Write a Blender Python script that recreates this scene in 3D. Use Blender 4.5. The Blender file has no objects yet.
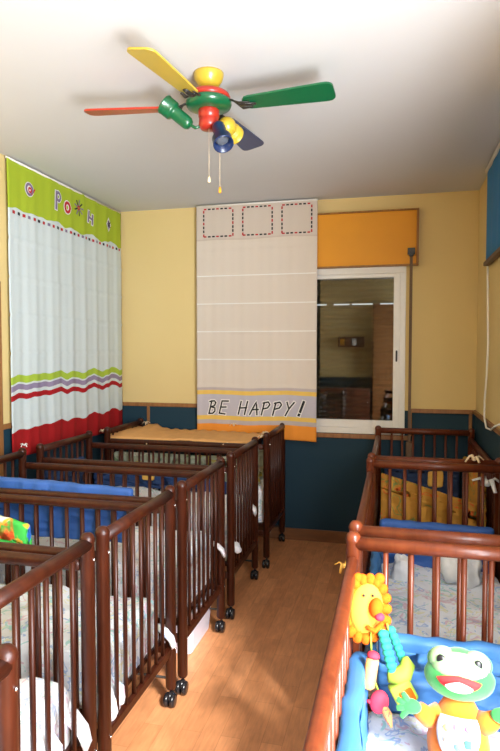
import bpy, math, random
from mathutils import Vector, Matrix, noise
random.seed(7)
S = bpy.context.scene
C = S.collection
PI = math.pi

# ------------------------------------------------------------------ camera
cam_d = bpy.data.cameras.new('camera'); cam = bpy.data.objects.new('camera', cam_d); C.objects.link(cam)
cam.location = (0, 0, 1.583)
pitch, yaw = -.0443, -.2423
cam.rotation_euler = (PI/2 + pitch, 0, -yaw)
cam_d.sensor_fit = 'HORIZONTAL'; cam_d.sensor_width = 36; cam_d.lens = 590/500*36
cam_d.clip_start = .02
S.camera = cam

# ------------------------------------------------------------------ light and exposure
S.view_settings.view_transform = 'Standard'; S.view_settings.look = 'None'
S.view_settings.gamma = 1; S.view_settings.use_curve_mapping = False
S.view_settings.exposure = 0.0
W = bpy.data.worlds.new('sky'); S.world = W; W.use_nodes = True
W.node_tree.nodes['Background'].inputs[0].default_value = (.80, .90, 1, 1)
W.node_tree.nodes['Background'].inputs[1].default_value = 2.0
# daylight coming in through the balcony door in the right wall (light stands just outside the glass)
def area(name, loc, direction, sx, sy, power, col):
    l = bpy.data.lights.new(name, 'AREA'); l.shape = 'RECTANGLE'; l.size = sx; l.size_y = sy; l.energy = power; l.color = col
    o = bpy.data.objects.new(name, l); C.objects.link(o); o.location = loc
    o.rotation_euler = Vector(direction).to_track_quat('-Z', 'Z').to_euler()
    return o
area('daylight_through_balcony_door', (.92, .28, 1.62), (-1, .38, -.45), 1.5, 1.5, 225, (.90, .95, 1))
# daylit balcony floor throwing light up through the lower part of the same opening
area('balcony_floor_glow', (.95, .05, .55), (-.85, .6, .7), 1.0, .5, 140, (.92, .96, 1))
# hazy sun through the balcony door
sl = bpy.data.lights.new('sun', 'SUN'); sl.energy = 10; sl.angle = math.radians(8); sl.color = (1, .97, .94)
so = bpy.data.objects.new('sun', sl); C.objects.link(so); so.location = (3, -3, 4)
so.rotation_euler = Vector((-.78, .92, -1)).to_track_quat('-Z', 'Y').to_euler()

# ------------------------------------------------------------------ materials
def new_mat(name):
    m = bpy.data.materials.new(name); m.use_nodes = True
    nt = m.node_tree; return m, nt, nt.nodes['Principled BSDF']
def nd(nt, t, **kw):
    n = nt.nodes.new(t)
    for k, v in kw.items():
        if k.startswith('i_'): n.inputs[k[2:].replace('_', ' ')].default_value = v
        else: setattr(n, k, v)
    return n
def rgba(c): return (c[0], c[1], c[2], 1)
def plain(name, col, rough=.6, noise_amt=.12, scale=30, spec=.5, coat=0, bump=0, sheen=0):
    m, nt, b = new_mat(name)
    tc = nd(nt, 'ShaderNodeTexCoord'); no = nd(nt, 'ShaderNodeTexNoise', i_Scale=scale, i_Detail=3)
    nt.links.new(tc.outputs['Object'], no.inputs['Vector'])
    mx = nd(nt, 'ShaderNodeMix', data_type='RGBA')
    mx.inputs[6].default_value = rgba([c*(1-noise_amt) for c in col]); mx.inputs[7].default_value = rgba([min(1, c*(1+noise_amt)) for c in col])
    nt.links.new(no.outputs['Fac'], mx.inputs[0]); nt.links.new(mx.outputs[2], b.inputs['Base Color'])
    b.inputs['Roughness'].default_value = rough; b.inputs['Specular IOR Level'].default_value = spec
    b.inputs['Coat Weight'].default_value = coat; b.inputs['Coat Roughness'].default_value = .12
    if sheen: b.inputs['Sheen Weight'].default_value = sheen
    if bump:
        bp = nd(nt, 'ShaderNodeBump', i_Strength=bump, i_Distance=.004)
        nt.links.new(no.outputs['Fac'], bp.inputs['Height']); nt.links.new(bp.outputs[0], b.inputs['Normal'])
    return m
def wood(name, c1, c2, rough=.3, coat=.3, sc=(18, 18, 2)):
    m, nt, b = new_mat(name)
    tc = nd(nt, 'ShaderNodeTexCoord'); mp = nd(nt, 'ShaderNodeMapping'); mp.inputs['Scale'].default_value = sc
    no = nd(nt, 'ShaderNodeTexNoise', i_Scale=2.0, i_Detail=6, i_Distortion=.6)
    cr = nd(nt, 'ShaderNodeValToRGB'); cr.color_ramp.elements[0].color = rgba(c1); cr.color_ramp.elements[1].color = rgba(c2)
    cr.color_ramp.elements[0].position = .3; cr.color_ramp.elements[1].position = .7
    nt.links.new(tc.outputs['Object'], mp.inputs[0]); nt.links.new(mp.outputs[0], no.inputs['Vector'])
    nt.links.new(no.outputs['Fac'], cr.inputs[0]); nt.links.new(cr.outputs[0], b.inputs['Base Color'])
    b.inputs['Roughness'].default_value = rough; b.inputs['Coat Weight'].default_value = coat; b.inputs['Coat Roughness'].default_value = .15
    return m
def bands(name, base, rows, warp=.012, wscale=3.0, rough=.85, vweave=True, bump=.3):
    """cloth whose colour changes with height: rows = [(z, colour)] from the bottom up"""
    m, nt, b = new_mat(name)
    tc = nd(nt, 'ShaderNodeTexCoord'); sp = nd(nt, 'ShaderNodeSeparateXYZ'); nt.links.new(tc.outputs['Object'], sp.inputs[0])
    no = nd(nt, 'ShaderNodeTexNoise', noise_dimensions='2D', i_Scale=wscale, i_Detail=1)
    cb = nd(nt, 'ShaderNodeCombineXYZ'); ad0 = nd(nt, 'ShaderNodeMath', operation='ADD')
    nt.links.new(sp.outputs[0], ad0.inputs[0]); nt.links.new(sp.outputs[1], ad0.inputs[1])
    nt.links.new(ad0.outputs[0], cb.inputs[0])
    nt.links.new(cb.outputs[0], no.inputs['Vector'])
    s = nd(nt, 'ShaderNodeMath', operation='SUBTRACT'); s.inputs[1].default_value = .5; nt.links.new(no.outputs['Fac'], s.inputs[0])
    ml = nd(nt, 'ShaderNodeMath', operation='MULTIPLY_ADD'); ml.inputs[1].default_value = warp*4
    nt.links.new(s.outputs[0], ml.inputs[0]); nt.links.new(sp.outputs[2], ml.inputs[2])
    dv = nd(nt, 'ShaderNodeMath', operation='DIVIDE'); dv.inputs[1].default_value = 3.0; nt.links.new(ml.outputs[0], dv.inputs[0])
    cr = nd(nt, 'ShaderNodeValToRGB'); cr.color_ramp.interpolation = 'CONSTANT'
    e = cr.color_ramp.elements
    e[0].position = 0; e[0].color = rgba(base); e.remove(e[1])
    for z, c in rows:
        q = e.new(z/3.0); q.color = rgba(c)
    nt.links.new(dv.outputs[0], cr.inputs[0]); nt.links.new(cr.outputs[0], b.inputs['Base Color'])
    b.inputs['Roughness'].default_value = rough; b.inputs['Specular IOR Level'].default_value = .2
    n2 = nd(nt, 'ShaderNodeTexNoise', i_Scale=60, i_Detail=3); nt.links.new(tc.outputs['Object'], n2.inputs['Vector'])
    bp = nd(nt, 'ShaderNodeBump', i_Strength=bump, i_Distance=.003); nt.links.new(n2.outputs['Fac'], bp.inputs['Height']); nt.links.new(bp.outputs[0], b.inputs['Normal'])
    return m
def floral(name, base, cols, scale=9, width=.06, rough=.85):
    """bedding cloth printed with scattered soft strokes"""
    m, nt, b = new_mat(name)
    tc = nd(nt, 'ShaderNodeTexCoord'); prev = None
    b.inputs['Roughness'].default_value = rough; b.inputs['Specular IOR Level'].default_value = .15
    for i, c in enumerate(cols):
        mp = nd(nt, 'ShaderNodeMapping'); mp.inputs['Location'].default_value = (i*3.7, i*1.9, i*.7); mp.inputs['Scale'].default_value = (1, 1.2, 1)
        no = nd(nt, 'ShaderNodeTexNoise', i_Scale=scale*(1+.17*i), i_Detail=2, i_Distortion=1.2)
        nt.links.new(tc.outputs['Object'], mp.inputs[0]); nt.links.new(mp.outputs[0], no.inputs['Vector'])
        cr = nd(nt, 'ShaderNodeValToRGB'); e = cr.color_ramp.elements
        e[0].position = .60; e[0].color = (0, 0, 0, 1); e[1].position = .60+width*.4; e[1].color = (1, 1, 1, 1)
        q = e.new(.60+width*1.4); q.color = (1, 1, 1, 1); q = e.new(.60+width*1.8); q.color = (0, 0, 0, 1)
        nt.links.new(no.outputs['Fac'], cr.inputs[0])
        mx = nd(nt, 'ShaderNodeMix', data_type='RGBA')
        if prev is None: mx.inputs[6].default_value = rgba(base)
        else: nt.links.new(prev.outputs[2], mx.inputs[6])
        mx.inputs[7].default_value = rgba(c); nt.links.new(cr.outputs[0], mx.inputs[0]); prev = mx
    nt.links.new(prev.outputs[2], b.inputs['Base Color'])
    n2 = nd(nt, 'ShaderNodeTexNoise', i_Scale=14, i_Detail=4); nt.links.new(tc.outputs['Object'], n2.inputs['Vector'])
    bp = nd(nt, 'ShaderNodeBump', i_Strength=.5, i_Distance=.02); nt.links.new(n2.outputs['Fac'], bp.inputs['Height']); nt.links.new(bp.outputs[0], b.inputs['Normal'])
    return m

M = {}
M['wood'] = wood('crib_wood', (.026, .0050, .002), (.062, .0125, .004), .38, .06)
M['woodlit'] = wood('crib_wood_lit', (.085, .017, .006), (.15, .032, .010), .36, .12)  # same crib wood, with the daylight on the right row put into its colour
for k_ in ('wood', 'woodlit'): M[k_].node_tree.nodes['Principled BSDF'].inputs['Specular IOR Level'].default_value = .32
M['trimwood'] = wood('trim_wood', (.24, .10, .03), (.36, .16, .05), .45, .1)
M['basewood'] = wood('baseboard_wood', (.16, .065, .025), (.24, .10, .035), .45, .1, (3, 18, 18))
M['darkwood'] = wood('cabinet_wood', (.12, .035, .018), (.2, .06, .03), .35, .2)
M['metal'] = plain('bright_screw_metal', (.75, .75, .75), .25, .05); M['metal'].node_tree.nodes['Principled BSDF'].inputs['Metallic'].default_value = 1
M['black'] = plain('black_plastic', (.012, .012, .014), .25, .1)
M['rod'] = plain('dark_steel_rod', (.03, .025, .02), .4, .1)
M['white'] = plain('white_frame', (.80, .78, .73), .35, .04)
M['ceil'] = plain('ceiling_paint', (.62, .62, .63), .9, .015, 4)
M['orangebox'] = plain('orange_shutter_box', (.74, .30, .006), .6, .06, 6)
M['boxedge'] = wood('box_edge', (.25, .10, .02), (.40, .18, .03), .5, 0)
M['strap'] = plain('brown_strap', (.16, .10, .06), .8, .15, 80)
M['shutter'] = plain('shutter_slats', (.16, .13, .07), .6, .12, 8)
M['cord'] = plain('white_cord', (.85, .84, .80), .5, .03)
M['tie'] = plain('cream_tie', (.80, .62, .40), .8, .1)
M['whitetie'] = plain('white_tie', (.85, .85, .85), .8, .05)
M['yellowtie'] = plain('yellow_tie', (.85, .50, .10), .8, .1)
M['bluesatin'] = plain('blue_bumper_cloth', (.035, .11, .36), .6, .2, 5, .4, 0, .3)
M['lightblue'] = plain('light_blue_bumper_cloth', (.04, .15, .36), .55, .15, 6, .4, 0, .3)
M['midblue'] = plain('dark_blue_bumper_cloth', (.015, .05, .17), .8, .3, 8)
M['navy'] = plain('navy_bumper_cloth', (.016, .040, .11), .85, .3, 10)
M['peach'] = plain('peach_bumper_cloth', (.72, .38, .14), .85, .12, 12, .2, 0, .3)
M['orangecloth'] = floral('orange_bumper_cloth', (.62, .30, .05), [(.75, .15, .03), (.25, .3, .08)], 8, .03)
M['greencloth'] = floral('sage_printed_cloth', (.42, .46, .34), [(.55, .45, .10), (.15, .25, .12), (.7, .7, .6)], 7)
M['brightprint'] = floral('bright_printed_cloth', (.08, .60, .10), [(.85, .12, .03), (.05, .2, .7), (.9, .85, .7), (.95, .5, .05)], 5, .12)
M['floral'] = floral('white_printed_bedding', (.84, .84, .87), [(.74, .58, .66), (.52, .68, .66), (.55, .62, .78)], 11, .035)
M['floralblue'] = floral('pale_blue_printed_bedding', (.80, .83, .88), [(.72, .55, .64), (.42, .68, .68), (.42, .54, .76), (.76, .76, .58)], 10, .045)
M['mattress'] = plain('mattress_ticking', (.50, .51, .54), .9, .1)
M['slatwood'] = M['wood']
M['whitecloth'] = plain('white_cloth', (.80, .80, .80), .9, .05, 10, .2, 0, .4)
# walls: one coat of blue below the rail, yellow above
def wall_mat():
    m, nt, b = new_mat('wall_paint')
    ge = nd(nt, 'ShaderNodeNewGeometry'); sp = nd(nt, 'ShaderNodeSeparateXYZ'); nt.links.new(ge.outputs['Position'], sp.inputs[0])
    gt = nd(nt, 'ShaderNodeMath', operation='GREATER_THAN'); gt.inputs[1].default_value = 1.10; nt.links.new(sp.outputs[2], gt.inputs[0])
    no = nd(nt, 'ShaderNodeTexNoise', i_Scale=120, i_Detail=3); nt.links.new(ge.outputs['Position'], no.inputs['Vector'])
    n1 = nd(nt, 'ShaderNodeTexNoise', i_Scale=1.5, i_Detail=3); nt.links.new(ge.outputs['Position'], n1.inputs['Vector'])
    ye = nd(nt, 'ShaderNodeMix', data_type='RGBA'); ye.inputs[6].default_value = (.70, .53, .23, 1); ye.inputs[7].default_value = (.78, .60, .27, 1)
    nt.links.new(n1.outputs['Fac'], ye.inputs[0])
    mx = nd(nt, 'ShaderNodeMix', data_type='RGBA'); mx.inputs[6].default_value = (.0045, .036, .062, 1)
    nt.links.new(ye.outputs[2], mx.inputs[7]); nt.links.new(gt.outputs[0], mx.inputs[0]); nt.links.new(mx.outputs[2], b.inputs['Base Color'])
    b.inputs['Roughness'].default_value = .75
    bp = nd(nt, 'ShaderNodeBump', i_Strength=.25, i_Distance=.002); nt.links.new(no.outputs['Fac'], bp.inputs['Height']); nt.links.new(bp.outputs[0], b.inputs['Normal'])
    return m
M['wall'] = wall_mat()
def floor_mat():
    m, nt, b = new_mat('parquet')
    ge = nd(nt, 'ShaderNodeNewGeometry'); mp = nd(nt, 'ShaderNodeMapping'); mp.inputs['Rotation'].default_value = (0, 0, PI/2)
    nt.links.new(ge.outputs['Position'], mp.inputs[0])
    br = nd(nt, 'ShaderNodeTexBrick', offset=.37, i_Scale=1.0)
    br.inputs['Brick Width'].default_value = .42; br.inputs['Row Height'].default_value = .085; br.inputs['Mortar Size'].default_value = .0012
    br.inputs['Color1'].default_value = (.56, .235, .095, 1); br.inputs['Color2'].default_value = (.68, .30, .13, 1); br.inputs['Mortar'].default_value = (.45, .18, .07, 1)
    nt.links.new(mp.outputs[0], br.inputs['Vector'])
    m2 = nd(nt, 'ShaderNodeMapping'); m2.inputs['Scale'].default_value = (45, 5, 5); nt.links.new(ge.outputs['Position'], m2.inputs[0])
    no = nd(nt, 'ShaderNodeTexNoise', i_Scale=2, i_Detail=5, i_Distortion=.5); nt.links.new(m2.outputs[0], no.inputs['Vector'])
    m3 = nd(nt, 'ShaderNodeMapping'); m3.inputs['Scale'].default_value = (6, 3, 5); nt.links.new(ge.outputs['Position'], m3.inputs[0])
    n3 = nd(nt, 'ShaderNodeTexNoise', i_Scale=2.0, i_Detail=3, i_Distortion=.8); nt.links.new(m3.outputs[0], n3.inputs['Vector'])
    ad = nd(nt, 'ShaderNodeMath', operation='ADD'); nt.links.new(no.outputs['Fac'], ad.inputs[0]); nt.links.new(n3.outputs['Fac'], ad.inputs[1])
    mr = nd(nt, 'ShaderNodeMapRange'); mr.inputs[1].default_value = .7; mr.inputs[2].default_value = 1.3; mr.inputs[3].default_value = .80; mr.inputs[4].default_value = 1.15
    nt.links.new(ad.outputs[0], mr.inputs[0])
    mx = nd(nt, 'ShaderNodeVectorMath', operation='SCALE'); nt.links.new(br.outputs['Color'], mx.inputs[0]); nt.links.new(mr.outputs[0], mx.inputs['Scale'])
    nt.links.new(mx.outputs[0], b.inputs['Base Color']); b.inputs['Roughness'].default_value = .42
    return m
M['floor'] = floor_mat()
def glass_mat():
    m = bpy.data.materials.new('window_glass'); m.use_nodes = True; nt = m.node_tree; nt.nodes.clear()
    out = nd(nt, 'ShaderNodeOutputMaterial'); tr = nd(nt, 'ShaderNodeBsdfTransparent'); gl = nd(nt, 'ShaderNodeBsdfGlossy', i_Roughness=.01)
    tr.inputs[0].default_value = (.62, .62, .60, 1)
    fr = nd(nt, 'ShaderNodeFresnel', i_IOR=1.75); mx = nd(nt, 'ShaderNodeMixShader')
    nt.links.new(fr.outputs[0], mx.inputs[0]); nt.links.new(tr.outputs[0], mx.inputs[1]); nt.links.new(gl.outputs[0], mx.inputs[2]); nt.links.new(mx.outputs[0], out.inputs[0])
    return m
M['glass'] = glass_mat()
M['frosted'] = plain('translucent_bin_plastic', (.72, .72, .84), .35, .04)

# ------------------------------------------------------------------ mesh helpers
class MB:
    def __init__(s): s.v = []; s.f = []; s.sm = []; s.mi = []
    def add(s, vs, fs, smooth=False, mi=0):
        o = len(s.v); s.v += [tuple(v) for v in vs]
        for f in fs: s.f.append([o+i for i in f]); s.sm.append(smooth); s.mi.append(mi)
        return s
    def box(s, a, b, mi=0):
        x0, y0, z0 = a; x1, y1, z1 = b
        return s.add([(x0,y0,z0),(x1,y0,z0),(x1,y1,z0),(x0,y1,z0),(x0,y0,z1),(x1,y0,z1),(x1,y1,z1),(x0,y1,z1)],
              [(0,3,2,1),(4,5,6,7),(0,1,5,4),(1,2,6,5),(2,3,7,6),(3,0,4,7)], False, mi)
    def rings(s, rings, smooth=True, cap=True, mi=0):
        n = len(rings[0]); vs = [p for r in rings for p in r]; fs = []
        for i in range(len(rings)-1):
            for j in range(n):
                k = (j+1) % n; fs.append((i*n+j, i*n+k, (i+1)*n+k, (i+1)*n+j))
        if cap: fs.append(tuple(range(n-1, -1, -1))); fs.append(tuple((len(rings)-1)*n+j for j in range(n)))
        return s.add(vs, fs, smooth, mi)
    def tube(s, pts, rad, n=10, cap=True, mi=0, flat=None):
        pts = [Vector(p) for p in pts]; R = []
        if not isinstance(rad, (list, tuple)): rad = [rad]*len(pts)
        ref = None
        for i, p in enumerate(pts):
            t = (pts[min(i+1, len(pts)-1)] - pts[max(i-1, 0)]).normalized()
            if ref is None: ref = Vector((0, 0, 1)) if abs(t.z) < .9 else Vector((1, 0, 0))
            a = (ref - t*ref.dot(t)).normalized(); ref = a; b = t.cross(a)
            fl = flat or 1
            R.append([p + (a*math.cos(2*PI*j/n)*fl + b*math.sin(2*PI*j/n))*rad[i] for j in range(n)])
        return s.rings(R, True, cap, mi)
    def lathe(s, prof, origin=(0,0,0), axis=(0,0,1), n=24, mi=0):
        """prof = [(radius, along axis)]"""
        q = Vector((0,0,1)).rotation_difference(Vector(axis).normalized()); o = Vector(origin)
        R = [[o + q @ Vector((r*math.cos(2*PI*j/n), r*math.sin(2*PI*j/n), z)) for j in range(n)] for r, z in prof]
        return s.rings(R, True, True, mi)
    def ell(s, c, r, rot=None, nu=20, nv=12, mi=0, fn=None):
        c = Vector(c); rings = []
        for i in range(nv+1):
            th = PI*i/nv; st = max(math.sin(th), .002); ring = []
            for j in range(nu):
                ph = 2*PI*j/nu; p = Vector((st*math.cos(ph), st*math.sin(ph), -math.cos(th)))
                if fn: p = fn(p)
                p = Vector((p.x*r[0], p.y*r[1], p.z*r[2]))
                if rot: p = rot @ p
                ring.append(c+p)
            rings.append(ring)
        return s.rings(rings, True, True, mi)
    def softbox(s, c, h, r, step=.04, fn=None, mi=0, rot=None):
        """rounded box, centre c, half sizes h, corner radius r; fn(p, normal) may move each point"""
        c = Vector(c)
        def coords(H):
            rr = min(r, H*.98); k = [0, .12, .35, .65]
            lo = [-H + rr*q for q in k]; L = 2*(H-rr); m = max(1, int(L/step))
            return lo + [-H+rr + L*i/m for i in range(m+1)] + [-x for x in reversed(lo)]
        ax = [coords(H) for H in h]; cache = {}; vs = []; fs = []
        def vert(p):
            key = tuple(round(x, 5) for x in p)
            if key in cache: return cache[key]
            inner = Vector([max(-(h[i]-min(r, h[i]*.98)), min(h[i]-min(r, h[i]*.98), p[i])) for i in range(3)])
            d = Vector(p) - inner
            if d.length < 1e-9: d = Vector(p)
            # push onto the rounded surface
            rr = [min(r, h[i]*.98) for i in range(3)]
            n = Vector([d[i]/rr[i] for i in range(3)]); n.normalize()
            q = inner + Vector([n[i]*rr[i] for i in range(3)])
            if fn: q = fn(q, n)
            if rot: q = rot @ q
            vs.append(c + q); cache[key] = len(vs)-1; return cache[key]
        for a in range(3):
            b, d = (a+1) % 3, (a+2) % 3
            for sg in (-1, 1):
                for i in range(len(ax[b])-1):
                    for j in range(len(ax[d])-1):
                        q = []
                        for (ii, jj) in ((i, j), (i+1, j), (i+1, j+1), (i, j+1)):
                            p = [0, 0, 0]; p[a] = sg*h[a]; p[b] = ax[b][ii]; p[d] = ax[d][jj]; q.append(vert(p))
                        if sg < 0: q.reverse()
                        if len(set(q)) == 4: fs.append(tuple(q))
        return s.add(vs, fs, True, mi)
    def build(s, name, mat, parent=None, bevel=0, solid=0):
        me = bpy.data.meshes.new(name); me.from_pydata(s.v, [], s.f)
        me.polygons.foreach_set('use_smooth', s.sm); me.polygons.foreach_set('material_index', s.mi)
        for m in (mat if isinstance(mat, (list, tuple)) else [mat]): me.materials.append(m)
        me.update()
        o = bpy.data.objects.new(name, me); C.objects.link(o)
        if parent: o.parent = parent
        if bevel:
            b = o.modifiers.new('bevel', 'BEVEL'); b.width = bevel; b.segments = 2; b.limit_method = 'ANGLE'
        if solid:
            b = o.modifiers.new('thick', 'SOLIDIFY'); b.thickness = solid; b.offset = 0
        return o
def tag(o, label, cat, group=None, kind=None):
    if label: o['label'] = label
    if cat: o['category'] = cat
    if group: o['group'] = group
    if kind: o['kind'] = kind
    return o
def thing(name, label, cat, loc=(0,0,0), rot=None, group=None):
    o = bpy.data.objects.new(name, None); C.objects.link(o); o.location = loc
    if rot: o.rotation_euler = rot
    o.empty_display_size = .1
    return tag(o, label, cat, group)
def struct(name, mb, mat, bevel=0):
    o = mb.build(name, mat, None, bevel); o['kind'] = 'structure'; return o
def kids(o): return [c for c in C.objects if c.parent == o]
def copy_tree(o, parent=None):
    c = o.copy(); C.objects.link(c); c.parent = parent
    for ch in kids(o): copy_tree(ch, c)
    return c
def fbm(p, s, seed=0): return noise.fractal(Vector(p)*s + Vector((seed*7.1, seed*3.3, seed*1.7)), 1, 2, 3)

# ------------------------------------------------------------------ the room
XL, XR, YF, YB, H = -2.37, .60, -.75, 4.80, 2.785
struct('floor', MB().box((XL-.15, YF-.15, -.1), (XR+.15, YB+.15, 0)), M['floor'])
struct('ceiling', MB().box((XL-.15, YF-.15, H), (XR+.15, YB+.15, H+.1)), M['ceil'])
struct('wall_left', MB().box((XL-.15, YF-.15, 0), (XL, YB+.15, H)), M['wall'])
struct('wall_front', MB().box((XL, YF-.15, 0), (XR, YF, H)), M['wall'])
# back wall with the window opening
wx0, wx1, wz0, wz1 = -1.52, .072, .905, 2.235
w = MB(); w.box((XL, YB, 0), (wx0, YB+.22, H)); w.box((wx1, YB, 0), (XR, YB+.22, H))
w.box((wx0, YB, 0), (wx1, YB+.22, wz0)); w.box((wx0, YB, wz1), (wx1, YB+.22, H))
struct('wall_back', w, M['wall'])
# right wall with the balcony door opening beside the camera
dy0, dy1, dz1 = -.60, 1.30, 2.40
w = MB(); w.box((XR, YF-.15, 0), (XR+.15, dy0, H)); w.box((XR, dy1, 0), (XR+.15, YB+.15, H)); w.box((XR, dy0, dz1), (XR+.15, dy1, H))
w.box((XR, dy0, 0), (XR+.15, dy1, .32))
struct('wall_right', w, M['wall'])
# balcony window frame
w = MB(); t = .06
w.box((XR+.04, dy0, .32), (XR+.10, dy0+t, dz1)); w.box((XR+.04, dy1-t, .32), (XR+.10, dy1, dz1)); w.box((XR+.04, dy0+t, .32), (XR+.10, dy1-t, .32+t)); w.box((XR+.04, dy0+t, dz1-t), (XR+.10, dy1-t, dz1))
struct('window_2', w, M['white'], .004)
# window 1
win = MB()
fy0, fy1 = YB-.012, YB+.11
win.box((wx0, fy0, wz1-.055), (wx1, fy1, wz1)); win.box((wx0, fy0, wz0), (wx1, fy1, wz0+.05))
win.box((wx0, fy0, wz0+.05), (wx0+.05, fy1, wz1-.055)); win.box((wx1-.045, fy0, wz0+.05), (wx1, fy1, wz1-.055))
w1 = win.build('window_1', M['white'], None, .004); w1['kind'] = 'structure'
sy0, sy1 = YB+.015, YB+.055
def sash(x0, x1, y0, y1, nm):
    q = MB(); z0, z1 = wz0+.05, wz1-.055; a = .048
    q.box((x0, y0, z0), (x0+a, y1, z1)); q.box((x1-a, y0, z0), (x1, y1, z1)); q.box((x0+a, y0, z0), (x1-a, y1, z0+.06)); q.box((x0+a, y0, z1-.03), (x1-a, y1, z1))
    o = q.build('window_sash', M['white'], w1, .003)
    g = MB().box((x0+a, (y0+y1)/2-.003, z0+.06), (x1-a, (y0+y1)/2+.003, z1-.03)).build('pane', M['glass'], o)
    return o
s1 = sash(-.74, wx1-.045, YB+.0, YB+.045, 'r'); s2 = sash(wx0+.05, -.68, YB+.05, YB+.095, 'l')
hb = MB().softbox((wx1-.068, YB-.010, 1.53), (.007, .012, .045), .008)
hb.build('window_handle', M['rod'], s1)
# roller shutter slats outside the window, with one open light slit
sh = MB()
z = wz0-.023+.025
while z < wz1-.05:
    gap = .006
    if abs(z-1.90) < .024: gap = .018
    sh.add([(wx0+.004, YB+.185, z), (wx1-.004, YB+.185, z), (wx1-.004, YB+.175, z+.022), (wx0+.004, YB+.175, z+.022), (wx1-.004, YB+.185, z+.046-gap+.004), (wx0+.004, YB+.185, z+.046-gap+.004)],
           [(0, 1, 2, 3), (3, 2, 4, 5)], False)
    if gap < .01: sh.box((wx0+.004, YB+.188, z-.002), (wx1-.004, YB+.192, z+.046))
    else:
        sh.box((wx0+.004, YB+.188, z-.002), (wx1-.004, YB+.192, z+.030))
        for k in range(9):
            xx = wx0 + .19*k; sh.box((xx, YB+.188, z+.028), (xx+.02 + .04*(k % 2), YB+.192, z+.047))
    z += .046
st = sh.build('roller_shutter', M['shutter']); tag(st, 'closed slatted roller shutter outside the far window, with a slit of light', 'shutter')
# blind wall across the yard is not seen; the wooden rail round the room
def rail(nm, parts, mat='trimwood', bev=.004):
    w = MB()
    for a, b in parts: w.box(a, b)
    return struct(nm, w, M[mat], bev)
rail('trim_1', [((XL+.001, YB-.018, 1.085), (wx0-.02, YB-.0005, 1.118))])
rail('trim_2', [((wx0-.02, YB-.022, .866), (wx1+.04, YB-.0005, .902)), ((wx1+.03, YB-.018, .90), (wx1+.055, YB-.0005, 1.118)), ((wx1+.055, YB-.018, 1.085), (XR-.02, YB-.0005, 1.118))])
rail('trim_3', [((XR-.018, dy1+.05, 1.085), (XR-.0005, YB-.001, 1.118))])
rail('trim_4', [((XL+.0005, YF, 1.085), (XL+.018, YB-.02, 1.118))])
rail('trim_5', [((-2.115, YB-.014, .10), (-2.09, YB-.0005, 1.085))])
rail('trim_6', [((XR-.05, YB-.014, .10), (XR-.026, YB-.0005, 1.085))])
rail('trim_7', [((XL+.0005, 3.10, .1), (XL+.016, 3.165, 2.0))])
rail('baseboard_back', [((XL+.02, YB-.016, 0), (XR-.02, YB-.0005, .098))], 'basewood')
rail('baseboard_left', [((XL+.0005, YF, 0), (XL+.016, YB-.02, .098))], 'basewood')
rail('baseboard_right', [((XR-.016, dy1, 0), (XR-.0005, YB-.001, .098))], 'basewood')

# orange shutter box over the window
b = thing('shutter_box', 'orange painted roller shutter box above the far window', 'shutter box', (-.68, YB, 2.23))
q = MB().box((-.84, -.055, .012), (.825, -.0005, .422)); q.build('box_body', M['orangebox'], b, .004)
q = MB(); q.box((-.85, -.066, .422), (.842, -.0005, .434)); q.box((-.85, -.066, .0), (.842, -.0005, .012)); q.box((.825, -.064, .016), (.842, -.0005, .422))
q.build('box_edging', M['boxedge'], b, .003)
# the strap of the shutter
stp = thing('shutter_strap', 'brown shutter strap hanging from the orange box beside the window', 'strap', (.107, YB-.012, 0))
MB().box((-.011, -.062, .75), (.011, -.059, 2.32)).build('strap', M['strap'], stp)
q = MB(); q.box((-.028, -.075, 2.31), (.028, -.0485, 2.36)); q.box((-.016, -.083, 2.295), (.016, -.06, 2.325)); q.build('strap_guide', M['rod'], stp, .004)
q = MB(); q.box((-.025, -.07, .70), (.025, .008, .86)); q.build('strap_winder', M['strap'], stp, .01)

# furniture behind the camera, which the far window mirrors
def cabinet(name, label, x0, x1, y1, z0, z1, cols, rows, mat):
    t = thing(name, label, 'cabinet', ((x0+x1)/2, YF+.001, z0)); W2 = (x1-x0)/2
    q = MB().box((-W2, 0, 0), (W2, y1-YF-.02, z1-z0)); q.build('body', mat, t, .006)
    for i in range(cols):
        for j in range(rows):
            a = -W2 + i*2*W2/cols; c = a+2*W2/cols; zz = j*(z1-z0)/rows; z2 = zz+(z1-z0)/rows
            d = MB().box((a+.01, y1-YF-.02, zz+.01), (c-.01, y1-YF, z2-.01)).build('door', mat, t, .004)
            MB().ell((c-.04, y1-YF+.012, (zz+z2)/2), (.012, .014, .012), None, 10, 6).build('knob', M['metal'], d)
    return t
cabinet('low_cabinet', 'low brown wooden cabinet with round knobs behind the camera', -1.35, -.42, YF+.35, 0, .92, 3, 2, M['darkwood'])
cabinet('wardrobe', 'tall brown wardrobe standing behind the camera', -.38, -.02, YF+.30, 0, 2.35, 1, 1, M['trimwood'])
sf = thing('wall_shelf', 'small red-brown shelf on the wall behind the camera', 'shelf', (-.75, YF+.001, 1.62))
MB().box((-.22, 0, .0), (.22, .16, .02)).box((-.22, 0, .16), (.22, .16, .18)).box((-.22, 0, .02), (-.2, .16, .16)).box((.2, 0, .02), (.22, .16, .16)).box((-.2, 0, .02), (.2, .008, .16)).build('shelf_case', M['darkwood'], sf)
for k in range(4):
    MB().softbox((-.15+k*.1, .09, .085), (.035, .05, .06), .01).build('small_box', [M['orangebox'], M['darkwood'], M['white'], M['strap']][k], sf)

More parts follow.
